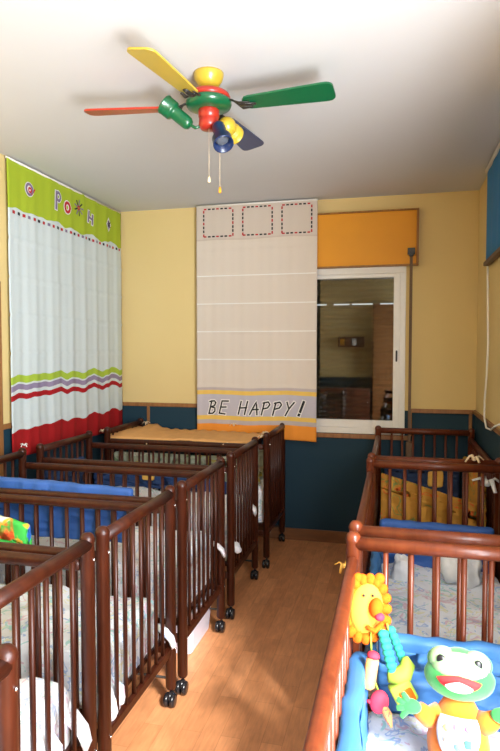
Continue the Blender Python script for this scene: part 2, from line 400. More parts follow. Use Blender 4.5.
# ------------------------------------------------------------------ the cribs
LB = 1.30; SB = .66; SBB = .735; PR = .0235
WD = M['wood']
def make_crib(name, label, SB=SB, mat=None, zside=.880):
    """long side along local x (0..-LB), short side along local y (0..SB); origin at the near aisle post's foot"""
    mat = mat or WD
    t = thing(name, label, 'crib')
    inx, iny = PR, PR
    posts = [(-PR, PR), (-PR, SB-PR), (-LB+PR, PR), (-LB+PR, SB-PR)]
    pm = None
    for (x, y) in posts:
        q = MB().lathe([(PR*.7, .075), (PR, .085), (PR, .955), (PR*1.06, .958), (PR*1.06, .968), (PR*.9, .978), (PR*.6, .985), (PR*.15, .988)], (0, 0, 0), n=16)
        p = q.build('post', mat, t); p.location = (x, y, 0)
        c = MB()
        c.lathe([(.006, .035), (.006, .08)], n=8)
        for sgn in (-1, 1): c.lathe([(.012, -.011), (.028, -.009), (.031, 0), (.028, .009), (.012, .011)], (sgn*.014, -.012, .031), (1, 0, 0), 16)
        c.ell((0, -.006, .045), (.017, .026, .022), None, 12, 8)
        co = c.build('caster', M['black'], p)
        sc = MB().lathe([(.005, 0), (.005, .003), (.002, .005)], (PR*.96 if x > -.5 else -PR*.96, 0, .90), (1 if x > -.5 else -1, 0, 0), 10)
        sc.build('screw', M['metal'], p); sc = MB().lathe([(.005, 0), (.005, .003), (.002, .005)], (PR*.96 if x > -.5 else -PR*.96, 0, .26), (1 if x > -.5 else -1, 0, 0), 10)
        sc.build('screw', M['metal'], p)
    # ends (short) : top rail up near the post tops
    ea, eb = 2*PR, SB-2*PR
    for x in (-PR, -LB+PR):
        q = MB().tube([(x, PR, .950), (x, SB-PR, .950)], .0225, 14); q.build('end_rail', mat, t)
        q = MB().box((x-.011, ea-.005, .235), (x+.011, eb+.005, .275)); q.build('bottom_rail', mat, t, .006)
    # long sides
    for i, y in enumerate((PR, SB-PR)):
        zt = zside
        q = MB().softbox(((-LB)/2, y, zt), ((LB-4*PR)/2+.004, .019, .021), .018, .2); q.build('side_rail', mat, t)
        q = MB().box((-LB+2*PR-.004, y-.011, .235), (-2*PR+.004, y+.011, .275)); q.build('bottom_rail', mat, t, .006)
    # spindles share one mesh
    sp = None
    def spindle(x, y, z0, z1):
        nonlocal sp
        if sp is None:
            q = MB().tube([(0, 0, 0), (0, 0, .33), (0, 0, .65)], .0085, 10); sp = q.build('spindle', mat, t); o = sp
        else:
            o = sp.copy(); C.objects.link(o); o.parent = t
        o.location = (x, y, z0); o.scale = (1, 1, (z1-z0)/.65)
    n = 7
    for x in (-PR, -LB+PR):
        for k in range(n): spindle(x, ea + (eb-ea)*(k+1)/(n+1), .272, .93)
    n = 14
    for y in (PR, SB-PR):
        for k in range(n): spindle(-2*PR - (LB-4*PR)*(k+1)/(n+1), y, .272, .858)
    q = MB()
    q.box((-LB+.045, .045, .30), (-.045, SB-.045, .318))
    q.build('mattress_base', mat, t, .003)
    q = MB().tube([(-PR, SB-PR-.004, .125), (-LB+PR, SB-PR-.004, .125)], .006, 8); q.build('caster_bar', M['rod'], t)
    return t

AX = -.94
left = [(-.735, .375, 'dark wooden crib nearest the camera on the left, only its round corner post in view'),
        (-.945, 1.075, 'dark wooden crib with printed white bedding, just beyond the nearest corner post'),
        (-.932, 1.765, 'dark wooden crib by the aisle whose white duvet corner pokes out above a caster'),
        (-.915, 2.480, 'dark wooden crib above the translucent storage bin in the left row'),
        (-.905, 3.262, 'dark wooden crib just in front of the peach-lined crib'),
        (-.872, 4.095, 'dark wooden crib against the back wall below the hanging grey panel, with peach liner')]
proto = make_crib('crib', None)
AC = []
for i, (x, y, lab) in enumerate(left):
    o = proto if i == 0 else copy_tree(proto)
    o.location = (x, y, 0); tag(o, lab, 'crib', 'cribs of the left row'); AC.append(o)
# right row: long side along the wall; its wood colour is brightened to stand in for strong daylight
BX = -.152
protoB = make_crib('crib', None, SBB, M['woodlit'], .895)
right = [(.655, 'reddish wooden crib on the right with the green frog toy inside'),
         (2.035, 'reddish wooden crib on the right, between the frog crib and the orange-lined crib'),
         (3.43, 'wooden crib in the back right corner with an orange printed liner')]
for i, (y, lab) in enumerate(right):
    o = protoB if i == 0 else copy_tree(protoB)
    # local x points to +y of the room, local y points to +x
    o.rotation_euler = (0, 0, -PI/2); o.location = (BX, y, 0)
    tag(o, lab, 'crib', 'cribs of the right row')
    # after a -90 turn local -x runs to +Y, local y to +X
# ------------------------------------------------------------------ bedding
def duvet_mesh(x0, x1, y0, y1, z0, z1, seed, amp=.03, r=.055):
    """rumpled duvet filling a crib, room coordinates relative to its centre"""
    h = ((x1-x0)/2, (y1-y0)/2, (z1-z0)/2)
    def fn(p, n):
        top = max(0, n.z)
        d = fbm(p, 3.2, seed)*amp + fbm(p, 9, seed+3)*amp*.45 + fbm(p, 22, seed+5)*amp*.15
        side = 1-abs(n.z)
        q = p + Vector((0, 0, 1))*d*top*1.3
        q += Vector((n.x, n.y, 0))*(-abs(fbm(p, 6, seed+9))*.02)*side
        return q
    return MB().softbox((0, 0, 0), h, r, .03, fn), ((x0+x1)/2, (y0+y1)/2, (z0+z1)/2)
names = ['nearest left crib', 'second crib of the left row', 'third crib of the left row', 'fourth crib of the left row', 'fifth crib of the left row', 'crib against the back wall']
zt = [.47, .50, .51, .58, .60, .58]
for i, (x, y, lab) in enumerate(left):
    mb, c = duvet_mesh(x-LB+.07, x-.049, y+.052, y+SB-.052, .30 if i in (3, 4) else .285, zt[i], i)
    # rumpled tongue of cloth pushed between the bars at the aisle end
    if i in (1, 2, 3, 4):
        cx, cy, cz = c
        def lobe(yy, zz, rx, ry, rz, out):
            X = x-PR+out-cx
            pts = [(X-.055, yy-cy, zz+rz*1.1-cz), (X-.018, yy-cy-.004, zz+rz*.65-cz), (X+rx*.25, yy-cy, zz+rz*.1-cz), (X+rx*.5, yy-cy+.004, zz-rz*.5-cz), (X+rx*.35, yy-cy+.014, zz-rz-cz)]
            n0 = len(mb.v); mb.tube(pts, [ry*1.1, ry*1.3, ry*1.35, ry*1.1, ry*.25], 18, True, 0, .55)
            for q_ in range(n0, len(mb.v)):
                v_ = Vector(mb.v[q_]); mb.v[q_] = tuple(v_ + Vector((fbm(v_, 22, i), fbm(v_, 30, i+4)*.5, fbm(v_, 25, i+8)))*.010)
        if i == 2: lobe(y+SB-.055, .315, .034, .016, .050, .006); lobe(y+.10, .32, .040, .034, .075, -.03); lobe(y+.16, .33, .045, .03, .06, -.035); lobe(y+.05, .30, .035, .02, .05, -.03)
        if i == 1: lobe(y+SB-.085, .36, .045, .022, .075, .0); lobe(y+.30, .38, .05, .05, .07, -.035); lobe(y+.42, .37, .045, .05, .07, -.03)
        if i == 3: lobe(y+SB-.055, .47, .040, .015, .042, .008)
        if i == 4: lobe(y+SB-.09, .50, .040, .022, .05, .0); lobe(y+.10, .40, .045, .03, .03, .0)
    o = mb.build('duvet', M['floral'] if i in (1, 3, 4, 5) else M['floralblue']); o.location = c
    tag(o, 'rumpled white printed duvet lying in the ' + names[i], 'duvet', 'duvets in the left row')
yr = [r[0] for r in right]
nm = ['frog crib', 'crib behind the frog crib', 'back right corner crib']
for i, y in enumerate(yr):
    mb, c = duvet_mesh(BX+.052, BX+SBB-.052, y+.05, y+LB-.052, .305, .425, i+20, .028)
    o = mb.build('duvet', M['floralblue']); o.location = c
    tag(o, 'pale printed duvet lying in the ' + nm[i], 'duvet', 'duvets in the right row')

def bumper(p0, p1, z0, zt0, zt1, thick, mat, label, seed=0, pleat=.006, pf=26, dip=0, name='crib_bumper', ztfn=None, group='padded crib liners'):
    """padded liner standing along the line p0..p1, its top going from zt0 to zt1"""
    p0, p1 = Vector((p0[0], p0[1])), Vector((p1[0], p1[1])); L = (p1-p0).length; d = (p1-p0)/L; nrm = Vector((-d.y, d.x))
    hz = .5
    def fn(p, n):
        t = (p.x + L/2)/L; top = ztfn(t) if ztfn else zt0 + (zt1-zt0)*t - dip*math.sin(PI*max(0, min(1, t)))
        zz = z0 + (p.z+hz)/(2*hz)*(top-z0)
        if p.z > hz-.13: zz = top - (hz - p.z)*.75
        s = math.sin(p.x*pf*2 + fbm((p.x, 0, p.z), 3, seed)*5)*pleat
        return Vector((p.x, p.y + s + fbm(p, 5, seed)*.012, zz))
    mb = MB().softbox((0, 0, 0), (L/2, thick/2, hz), thick*.49, .018 if L < .7 else .024, fn)
    o = mb.build(name, mat); o.location = ((p0.x+p1.x)/2, (p0.y+p1.y)/2, 0); o.rotation_euler = (0, 0, math.atan2(d.y, d.x))
    tag(o, label, 'crib bumper', group); return o
def tie(parent, p, mat, s=1.0, seed=0):
    rs = random.Random(seed); q = MB(); q.ell((0, 0, 0), (.010*s, .010*s, .009*s), None, 10, 6)
    for k in range(4):
        a = k*PI/2 + rs.uniform(-.5, .5)
        q.tube([(0, 0, 0), (math.cos(a)*.018*s, math.sin(a)*.018*s, .012*s), (math.cos(a)*.036*s, math.sin(a)*.036*s, rs.uniform(-.022, .01)*s)], [.003*s, .007*s, .005*s], 6, True, 0, .5)
    o = q.build('tie', mat, parent)
    o.matrix_parent_inverse = Matrix.Identity(4)
    M0 = Matrix.Translation(parent.location) @ parent.rotation_euler.to_matrix().to_4x4()
    o.location = M0.inverted() @ Vector(p)
    return o
# left row liners
b = bumper((-2.13, 2.558), (-1.20, 2.558), .66, .950, .925, .05, M['bluesatin'], 'bright blue padded liner along the near side of the fourth left crib', 1)
b2 = bumper((-2.165, 2.60), (-2.165, 3.06), .60, .80, .80, .04, M['brightprint'], 'bright green and red printed liner at the wall end of the blue-lined crib', 2)
b = bumper((-2.14, 2.365), (-1.63, 2.365), .60, .87, .78, .035, M['brightprint'], 'bright green and red printed liner in the third left crib', 12)
b = bumper((-2.12, 3.86), (-1.12, 3.86), .60, .75, .68, .045, M['midblue'], 'blue padded liner with a yellow patch along the far side of the fifth left crib', 3)
q = MB().softbox((0, 0, 0), (.045, .012, .035), .011, .02, lambda p, n: p + Vector((0, -abs(fbm(p, 20, 1))*.01, 0)))
o = q.build('patch', M['yellowtie'], b); o.location = (-.06, -.04, .70)
b = bumper((-2.12, 4.18), (-1.06, 4.18), .60, .79, .79, .04, M['greencloth'], 'sage green printed liner along the near side of the peach-lined crib', 5)
# peach liner draped over the far crib
def drape_top():
    x0, x1, n, m = -2.19, -.985, 60, 14
    vs = []; fs = []
    for i in range(n+1):
        u = i/n; x = x0+(x1-x0)*u
        for j in range(m+1):
            v = j/m
            y = 4.15 + v*.53
            yy = y
            crest = .912 + .04*math.exp(-((u-.16)/.07)**2)*v - .015*u
            z = (.905*(1-v) + crest*v) + .012*math.sin(PI*v) + .004*math.sin(u*90+v*4)*(.3+v) + fbm((x, y, 0), 4, 4)*.010
            if j == 0: z -= .01
            vs.append((x, yy, z))
    for i in range(n):
        for j in range(m):
            a = i*(m+1)+j; fs.append((a, a+m+1, a+m+2, a+1))
    return MB().add(vs, fs, True)
o = drape_top().build('crib_liner', M['peach'], None, 0, .008); tag(o, 'peach gathered cloth liner spread over the crib against the back wall', 'crib liner')
for k, p in enumerate([(-2.08, 4.69, .95), (-1.30, 4.70, .955), (-1.82, 4.13, .88), (-1.20, 4.13, .885), (-2.20, 4.14, .95)]): tie(o, p, M['tie'], 1.0, k)
# hanging folded cloth at the aisle end of the last left crib
b = bumper((-1.005, 4.25), (-1.005, 4.62), .55, .86, .80, .035, M['greencloth'], 'green and white printed cloth inside the aisle end of the last left crib', 6)
tie(b, (-.935, 4.118, .955), M['tie'], .8, 11); tie(b, (-.935, 4.25, .965), M['tie'], .8, 12)
# white tie at wall end of left cribs
ob = bumper((-2.185, 3.34), (-2.185, 3.80), .60, .80, .82, .04, M['navy'], 'navy liner at the wall end of the fifth left crib', 7)
tie(ob, (-2.235, 3.20, .99), M['whitetie'], .7, 13)

# right row liners
IX0, IX1 = BX+.075, BX+SBB-.075
b = bumper((IX0+.03, 1.895), (IX1, 1.895), .41, .675, .685, .05, M['lightblue'], 'light blue gathered liner behind the frog toy', 21, .007, 20)
def roll_z(t): return .66 + .04*math.sin(PI*t) - .10*max(0, t-.93)/.07*.5
b = bumper((IX0-.022, .74), (IX0-.022, 1.86), .41, .66, .66, .05, M['lightblue'], 'puffy light blue liner along the aisle side of the frog crib', 22, .003, 10, 0, 'crib_bumper', roll_z)
b = bumper((IX0, 3.245), (IX1, 3.245), .42, .665, .655, .055, M['bluesatin'], 'medium blue padded liner at the far end of the middle right crib', 23)
b = bumper((IX0-.005, 2.14), (IX0-.005, 3.17), .42, .60, .64, .03, M['lightblue'], 'light blue liner along the aisle side of the middle right crib', 24)
b = bumper((IX0, 3.52), (IX1-.05, 3.52), .40, .86, .705, .022, M['orangecloth'], 'orange printed liner sagging across the near end of the corner crib', 25, .006, 22)
b = bumper((IX1-.005, 3.60), (IX1-.005, 4.55), .42, .84, .80, .03, M['orangecloth'], 'orange printed liner along the wall side of the corner crib', 26, .005, 12)
b = bumper((IX0, 4.60), (IX1-.04, 4.60), .42, .74, .74, .05, M['navy'], 'navy padded liner with a yellow patch at the far end of the corner crib', 27)
q = MB().softbox((0, 0, 0), (.055, .016, .06), .015, .02, lambda p, n: p*(1+.15*fbm(p, 20, 3)))
o = q.build('patch', M['yellowtie'], b); o.location = (.10, -.045, .62)
# ties on the right row
tb = [x for x in C.objects if x.get('label') == 'light blue liner along the aisle side of the middle right crib'][0]
tie(tb, (-.166, 2.03, .835), M['yellowtie'], .9, 31)
tb = [x for x in C.objects if x.get('label') == 'orange printed liner sagging across the near end of the corner crib'][0]
tie(tb, (.49, 3.40, .855), M['whitetie'], 2.2, 33)
tie(tb, (.42, 3.40, .985), M['tie'], 1.4, 34)

# white rumpled cloth in the middle right crib
def rumple(name, c, h, seed, label, cat, mat):
    fn = lambda p, n: p + n*(fbm(p, 9, seed)*.035 + fbm(p, 22, seed)*.015)
    o = MB().softbox((0, 0, 0), h, min(h)*.95, .014, fn).build(name, mat); o.location = c; return tag(o, label, cat)
rumple('cloth', (.33, 3.06, .49), (.10, .075, .085), 41, 'white bunched cloth against the blue liner of the middle right crib', 'cloth', M['whitecloth'])
rumple('cloth', (.035, 3.05, .475), (.045, .06, .06), 43, 'small white bunched cloth in the left far corner of the middle right crib', 'cloth', M['whitecloth'])

# ------------------------------------------------------------------ storage bin under the left row
bn = thing('storage_bin', 'translucent white plastic storage bin on the floor under the left cribs', 'storage bin', (-.985, 2.99, 0))
bn.scale = (1, 1.1, 1.1)
q = MB()
def ringr(x0, x1, y0, y1, z, r=.03, n=5):
    pts = []
    for (cx, cy, a0) in ((x1-r, y1-r, 0), (x0+r, y1-r, PI/2), (x0+r, y0+r, PI), (x1-r, y0+r, 1.5*PI)):
        for k in range(n): a = a0+PI/2*k/(n-1); pts.append(Vector((cx+r*math.cos(a), cy+r*math.sin(a), z)))
    return pts
q.rings([ringr(-.50, -.03, -.15, .15, .002), ringr(-.52, -.01, -.165, .165, .20), ringr(-.53, 0, -.175, .175, .20), ringr(-.53, 0, -.175, .175, .212), ringr(-.515, -.015, -.16, .16, .212), ringr(-.495, -.035, -.145, .145, .01)], False)
q.build('bin_body', M['frosted'], bn)

# ------------------------------------------------------------------ hanging cloth panels
Wh = (.78, .76, .74)
M['grey_panel'] = bands('grey_hanging_cloth', (.85, .30, .04),
    [(.955, (.50, .43, .42)), (.985, (.78, .52, .12)), (1.025, (.50, .47, .52)), (1.205, (.78, .52, .12)), (1.235, (.50, .43, .42)), (1.262, (.66, .58, .50)), (2.48, (.56, .47, .40)), (2.487, (.60, .52, .45))], .006, 3)
M['green_panel'] = bands('green_white_hanging_cloth', (.34, .010, .012),
    [(1.058, (.58, .65, .65)), (1.262, (.36, .010, .015)), (1.300, (.60, .66, .66)), (1.320, (.27, .22, .33)), (1.352, (.60, .66, .66)), (1.370, (.36, .50, .05)), (1.412, (.58, .65, .65)), (2.465, (.36, .46, .03))], .018, 6)
def panel(name, mat, label, origin, u, width, z0, z1, nrm, pleats, pamp, tucks, sag=None, curl=0):
    """hanging panel: local s along u, cloth bulging along nrm"""
    nx, nz = 90, 110; vs = []; fs = []; u = Vector(u); nrm = Vector(nrm); O = Vector(origin)
    def off(s, z):
        f = (z1-z)/(z1-z0)
        return .014 + pamp*(.35+.65*f)*(math.sin(s*pleats + 1.3*math.sin(s*4+2)) + .5*math.sin(s*pleats*2.3+1)) + .5*pamp*fbm((s*3, 0, z*1.2), 1.5, 3)
    def bottom(s): return z0 + (sag(s/width) if sag else 0)
    for i in range(nx+1):
        s = width*i/nx
        for j in range(nz+1):
            z = bottom(s) + (z1-bottom(s))*j/nz; d = off(s, z)
            for tz in tucks: d += .006*math.exp(-((z-tz)/.008)**2)
            d += curl*max(0, 1-(z-z0)/.6)**2
            vs.append(O + u*s + nrm*d + Vector((0, 0, z)))
    for i in range(nx):
        for j in range(nz):
            a = i*(nz+1)+j; fs.append((a, a+nz+1, a+nz+2, a+1))
    t = thing(name, label, 'hanging panel')
    cl = MB().add(vs, fs, True).build('cloth', mat, t, 0, .002)
    # batten along the top
    p0 = O + nrm*.012 + Vector((0, 0, z1-.006)); p1 = p0 + u*width
    MB().tube([p0, p1], .008, 8).build('top_rod', M['white'] , t)
    def P(s, z, lift=.004): return O + u*s + nrm*(off(s, z)+sum(.006*math.exp(-((z-tz)/.008)**2) for tz in tucks)+lift+curl*max(0, 1-(z-z0)/.6)**2) + Vector((0, 0, z))
    return t, P
tucksB = [1.27, 1.50, 1.73, 1.96, 2.19, 2.42]
gp, PG = panel('hanging_panel', M['grey_panel'], 'beige and grey hanging cloth panel with handwriting-like words, left of the window', (-1.625, YB-.07, 0), (1, 0, 0), 1.01, .862, 2.775, (0, -1, 0), 34, .0035, tucksB, lambda t: .015-.04*t, .0)
tucksL = [2.28, 2.04, 1.80, 1.56, 1.10]
lp, PLs = panel('hanging_panel', M['green_panel'], 'white hanging cloth panel with lime green top, on the left wall', (XL+.017, 3.215, 0), (0, 1, 0), 1.555, .89, 2.772, (1, 0, 0), 30, .006, tucksL)

def stroke(P, pts, w, lift, mb, mi=0, sub=4):
    """flat pen stroke laid on a panel"""
    pp = []
    for a, b in zip(pts, pts[1:]):
        for k in range(sub): pp.append((a[0]+(b[0]-a[0])*k/sub, a[1]+(b[1]-a[1])*k/sub))
    pp.append(pts[-1]); L = []; n = len(pp)
    for i, (s, z) in enumerate(pp):
        a = pp[max(0, i-1)]; b = pp[min(n-1, i+1)]; dx, dz = b[0]-a[0], b[1]-a[1]; l = math.hypot(dx, dz) or 1
        nx_, nz_ = -dz/l, dx/l; ext = 0
        if i == 0: s -= dx/l*w*.4; z -= dz/l*w*.4
        if i == n-1: s += dx/l*w*.4; z += dz/l*w*.4
        L.append((P(s+nx_*w/2, z+nz_*w/2, lift), P(s-nx_*w/2, z-nz_*w/2, lift)))
    vs = [q for r in L for q in r]; fs = [(2*i, 2*i+1, 2*i+3, 2*i+2) for i in range(n-1)]
    mb.add(vs, fs, False, mi)
def fillpoly(P, pts, lift, mb, mi=0):
    c = (sum(p[0] for p in pts)/len(pts), sum(p[1] for p in pts)/len(pts)); n = len(pts)
    vs = [P(c[0], c[1], lift)]; m = 3
    for k in range(1, m+1):
        for p in pts: vs.append(P(c[0]+(p[0]-c[0])*k/m, c[1]+(p[1]-c[1])*k/m, lift))
    fs = [(0, 1+i, 1+(i+1) % n) for i in range(n)]
    for k in range(m-1):
        for i in range(n):
            a = 1+k*n+i; b_ = 1+k*n+(i+1) % n; fs.append((a, a+n, b_+n, b_))
    mb.add(vs, fs, False, mi)
G = {'B': [[(0.05, 0), (.12, 1)], [(-.03, .93), (.35, 1.0), (.5, .85), (.4, .62), (.12, .52)], [(.12, .52), (.48, .45), (.52, .2), (.35, .02), (.05, 0)]],
     'E': [[(.1, 1), (.02, .05)], [(.1, 1), (.6, 1)], [(.06, .52), (.5, .54)], [(.02, .05), (.5, .0)]],
     'H': [[(.08, 1), (0, 0)], [(.6, 1), (.52, 0)], [(.02, .48), (.6, .53)]],
     'A': [[(0, 0), (.38, 1), (.58, 0)], [(.14, .38), (.62, .40)]],
     'P': [[(.1, .95), (0, 0)], [(0, .9), (.4, 1.0), (.56, .8), (.42, .55), (.06, .45)]],
     'Y': [[(.05, 1), (.28, .5)], [(.62, 1), (.28, .5), (.08, 0)]],
     '!': [[(.28, 1.05), (.12, .30)], [(.07, .10), (.055, .03)]]}
M['ink'] = plain('black_ink', (.012, .012, .014), .8, .05)
M['inkwhite'] = plain('white_ink', (.80, .78, .74), .8, .03)
M['greyink'] = plain('grey_ink', (.20, .15, .24), .8, .05)
M['redink'] = plain('red_ink', (.45, .015, .02), .8, .05)
txt = MB(); s0 = .100; Hh = .108
adv = {'B': .094, 'E': .094, ' ': .072, 'H': .098, 'A': .098, 'P': .096, 'Y': .112, '!': .05}
x = s0
for ch in 'BE HAPPY!':
    if ch in G:
        for st_ in G[ch]:
            pts = [(x + a*.105 + c_*Hh*.16, 1.045 + c_*Hh) for a, c_ in st_]
            stroke(PG, pts, .028 if ch != '!' else .036, .004, txt, 1); stroke(PG, pts, .0125 if ch != '!' else .02, .006, txt, 0)
    x += adv.get(ch, .05)
txt.build('lettering', [M['ink'], M['inkwhite']], gp)
# three dashed squares along the top
for (a, bq) in ((.065, .315), (.400, .645), (.725, .965)):
    z0_, z1_ = 2.515, 2.74; sq = MB()
    for k in range(7):
        for (f0, f1) in ((k/7+.02, k/7+.075),):
            s_a = a+(bq-a)*f0; s_b = a+(bq-a)*f1; za = z0_+(z1_-z0_)*f0; zb = z0_+(z1_-z0_)*f1
            mi = 0 if k % 3 else 2
            stroke(PG, [(s_a, z0_), (s_b, z0_)], .012, .004, sq, mi, 1); stroke(PG, [(s_a, z1_), (s_b, z1_)], .012, .004, sq, mi, 1)
            stroke(PG, [(a, za), (a, zb)], .012, .004, sq, mi, 1); stroke(PG, [(bq, za), (bq, zb)], .012, .004, sq, mi, 1)
    sq.build('dashed_square', [M['ink'], M['inkwhite'], M['redink']], gp)
# tuck lines, slightly paler sewn folds
tk = MB()
for tz in tucksB[1:-1]: stroke(PG, [(.01+i*.099, tz) for i in range(11)], .008, .004, tk)
tk.build('sewn_folds', M['inkwhite'], gp)
# left panel marks: letters P o (sun) H, round badge, diamond, and the row of small squares
M['yellowink'] = plain('yellow_ink', (.6, .45, .03), .8, .05)
LMATS = [M['inkwhite'], M['greyink'], M['ink'], M['redink'], M['yellowink']]
circ = lambda cs, cz, r, n=16, e=1: [(cs+r*e*math.cos(2*PI*i/n), cz+r*math.sin(2*PI*i/n)) for i in range(n+1)]
def applique(name, items):
    lm = MB()
    for it in items:
        if it[0] == 'f': fillpoly(PLs, it[1], it[2], lm, it[3])
        else:
            if len(it) > 5: stroke(PLs, it[1], it[2]+it[5], .005, lm, 0)
            stroke(PLs, it[1], it[2], it[3], lm, it[4])
    lm.build(name, LMATS, lp)
ow = .014
applique('badge', [('f', circ(.225, 2.625, .048)[:-1], .005, 0), ('s', circ(.225, 2.625, .034), .018, .007, 1), ('s', circ(.23, 2.622, .014), .012, .008, 3), ('s', [(.25, 2.60), (.280, 2.635)], .012, .007, 3)])
applique('letter', [('s', [(.535, 2.575), (.540, 2.69)], .022, .007, 1, ow), ('s', circ(.567, 2.663, .028)[:-1], .020, .007, 1, ow)])
applique('letter', [('s', circ(.685, 2.615, .033, 16, .9), .022, .007, 3, ow)])
applique('sun_shape', [('s', [(.845+.022*math.cos(k*PI/4.5), 2.648+.022*math.sin(k*PI/4.5)), (.845+.056*math.cos(k*PI/4.5), 2.648+.056*math.sin(k*PI/4.5))], .011, .006, 2 if k % 2 else 1) for k in range(9)] + [('s', circ(.845, 2.648, .012), .012, .006, 3)])
applique('letter', [('s', [(1.00, 2.655), (.99, 2.580)], .020, .007, 1, ow), ('s', [(1.055, 2.635), (1.05, 2.57)], .020, .007, 1, ow), ('s', [(.995, 2.615), (1.055, 2.602)], .018, .007, 1, ow)])
applique('diamond_shape', [('f', [(1.275, 2.62), (1.32, 2.68), (1.365, 2.62), (1.32, 2.56)], .005, 0), ('f', [(1.285, 2.62), (1.32, 2.662), (1.355, 2.62), (1.32, 2.575)], .006, 1), ('s', [(1.295, 2.60), (1.345, 2.64)], .010, .008, 2), ('s', [(1.345, 2.60), (1.295, 2.64)], .010, .008, 2)])
for k in range(27):
    s_ = .05+k*.056
    applique('little_square', [('s', [(s_, 2.443), (s_+.012, 2.443)], .020, .004, [3, 2, 3, 1][k % 4])])

# blue roll-up blind on the right wall with its cord
M['blindblue'] = plain('blue_blind_cloth', (.02, .17, .40), .85, .12, 12)
bl = thing('roll_up_blind', 'blue cloth blind hanging high on the right wall', 'blind', (XR, 4.17, 2.15))
vs = []; n = 40
for i in range(n+1):
    yy = -1.25*i/n
    for j in range(9):
        zz = .63*j/8; vs.append((-.03 - .006*math.sin(i*.9)*(1-j/10), yy, zz))
MB().add(vs, [(i*9+j, i*9+j+1, (i+1)*9+j+1, (i+1)*9+j) for i in range(n) for j in range(8)], True).build('cloth', M['blindblue'], bl, 0, .004)
MB().box((-.045, -1.27, -.018), (-.008, .02, .008)).build('bottom_bar', M['strap'], bl, .004)
MB().tube([(-.03, .015, .60), (-.03, -1.26, .60)], .016, 10).build('roller', M['white'], bl)
cd = MB().tube([(XR-.03, 4.10, 2.12), (XR-.028, 4.08, 1.9), (XR-.03, 4.02, 1.62), (XR-.028, 4.07, 1.42), (XR-.028, 4.14, 1.25), (XR-.028, 4.14, 1.13), (XR-.032, 4.02, 1.08), (XR-.03, 3.85, 1.09), (XR-.03, 3.7, 1.13), (XR-.03, 3.55, 1.16)], .0065, 8)
tag(cd.build('blind_cord', M['cord']), 'white cord dangling from the blue blind in the right corner', 'cord')

# ------------------------------------------------------------------ ceiling fan
Y_ = plain('yellow_paint', (.50, .35, .03), .35, .05, 20, .5, .3); Gr = plain('green_paint', (.003, .10, .035), .3, .08, 20, .5, .4)
Rd = plain('red_paint', (.38, .022, .010), .35, .06, 20, .5, .3); Bl = plain('blue_paint', (.007, .022, .085), .35, .08, 20, .5, .3)
fan = thing('ceiling_fan', 'ceiling fan with a yellow, a green, a red and a blue blade', 'ceiling fan', (-.806, 2.51, H))
MB().lathe([(.0655, 0), (.066, -.008), (.06, -.030), (.045, -.052), (.030, -.063), (.018, -.070), (.018, -.09)], n=28).build('canopy', Y_, fan)
MB().lathe([(.03, -.078), (.075, -.082), (.090, -.092), (.095, -.103), (.09, -.115)], n=32).build('motor_ring', Rd, fan)
MB().lathe([(.088, -.113), (.099, -.120), (.101, -.132), (.095, -.146), (.07, -.156), (.03, -.158)], n=32).build('motor_housing', Gr, fan)
MB().lathe([(.043, -.155), (.046, -.160), (.046, -.188), (.041, -.193), (.043, -.197), (.045, -.225), (.034, -.240), (.01, -.243)], n=28).build('switch_housing', Rd, fan)
M['iron'] = plain('black_iron', (.02, .018, .016), .35, .1)
def blade(ang, mat, nm):
    L0, L1 = .155, .552; bz = -.145; pts = []
    def outline():
        o = []
        for k in range(7):  # inner end, rounded
            a = PI/2 + PI*k/6; o.append((L0+.03+.03*math.cos(a), .043*math.sin(a)))
        for k in range(6): t_ = k/5; o.append((L0+.03+(L1-.05-L0-.03)*t_, -(.043+.017*t_)))
        for k in range(7): a = -PI/2+PI/2*k/6; o.append((L1-.03+.03*math.cos(a), -.030+.030*math.sin(a)))
        for k in range(7): a = PI/2*k/6; o.append((L1-.03+.03*math.cos(a), .030+.030*math.sin(a)))
        for k in range(6): t_ = k/5; o.append((L1-.05-(L1-.05-L0-.03)*t_, (.060-.017*t_)))
        return o
    out = outline(); n = len(out); tilt = math.radians(-11)
    rot = Matrix.Rotation(ang, 3, 'Z') @ Matrix.Rotation(tilt, 3, 'X')
    rings = []
    for zz, k in ((-.004, .99), (-.0028, 1), (.0028, 1), (.004, .99)):
        rings.append([rot @ Vector((p[0], p[1]*k, zz)) + Vector((0, 0, bz)) for p in out])
    b = MB().rings(rings, False).build('blade', mat, fan); b['label'] = nm + ' fan blade'
    R = Matrix.Rotation(ang, 3, 'Z'); q = MB()
    q.tube([R @ Vector((.070, 0, -.118)), R @ Vector((.11, 0, -.128)), R @ Vector((.150, 0, bz-.008)), R @ Vector((.215, 0, bz-.009))], [.014, .010, .016, .010], 10, True, 0, .4)
    for sg in (-1, 1):
        q.tube([R @ Vector((.115, 0, -.13)), R @ Vector((.150, .03*sg, bz-.009)), R @ Vector((.195, .026*sg, bz-.010))], [.007, .010, .007], 8, True, 0, .45)
    for (a, c_) in ((.175, .022), (.175, -.022), (.205, 0)):
        q.ell(R @ Vector((a, c_, bz-.013)), (.006, .006, .004), None, 8, 5)
    q.build('blade_iron', M['iron'], b)
blade(math.radians(-4), Gr, 'green'); blade(math.radians(188), Rd, 'red'); blade(math.radians(-99), Y_, 'yellow'); blade(math.radians(82), Bl, 'blue')
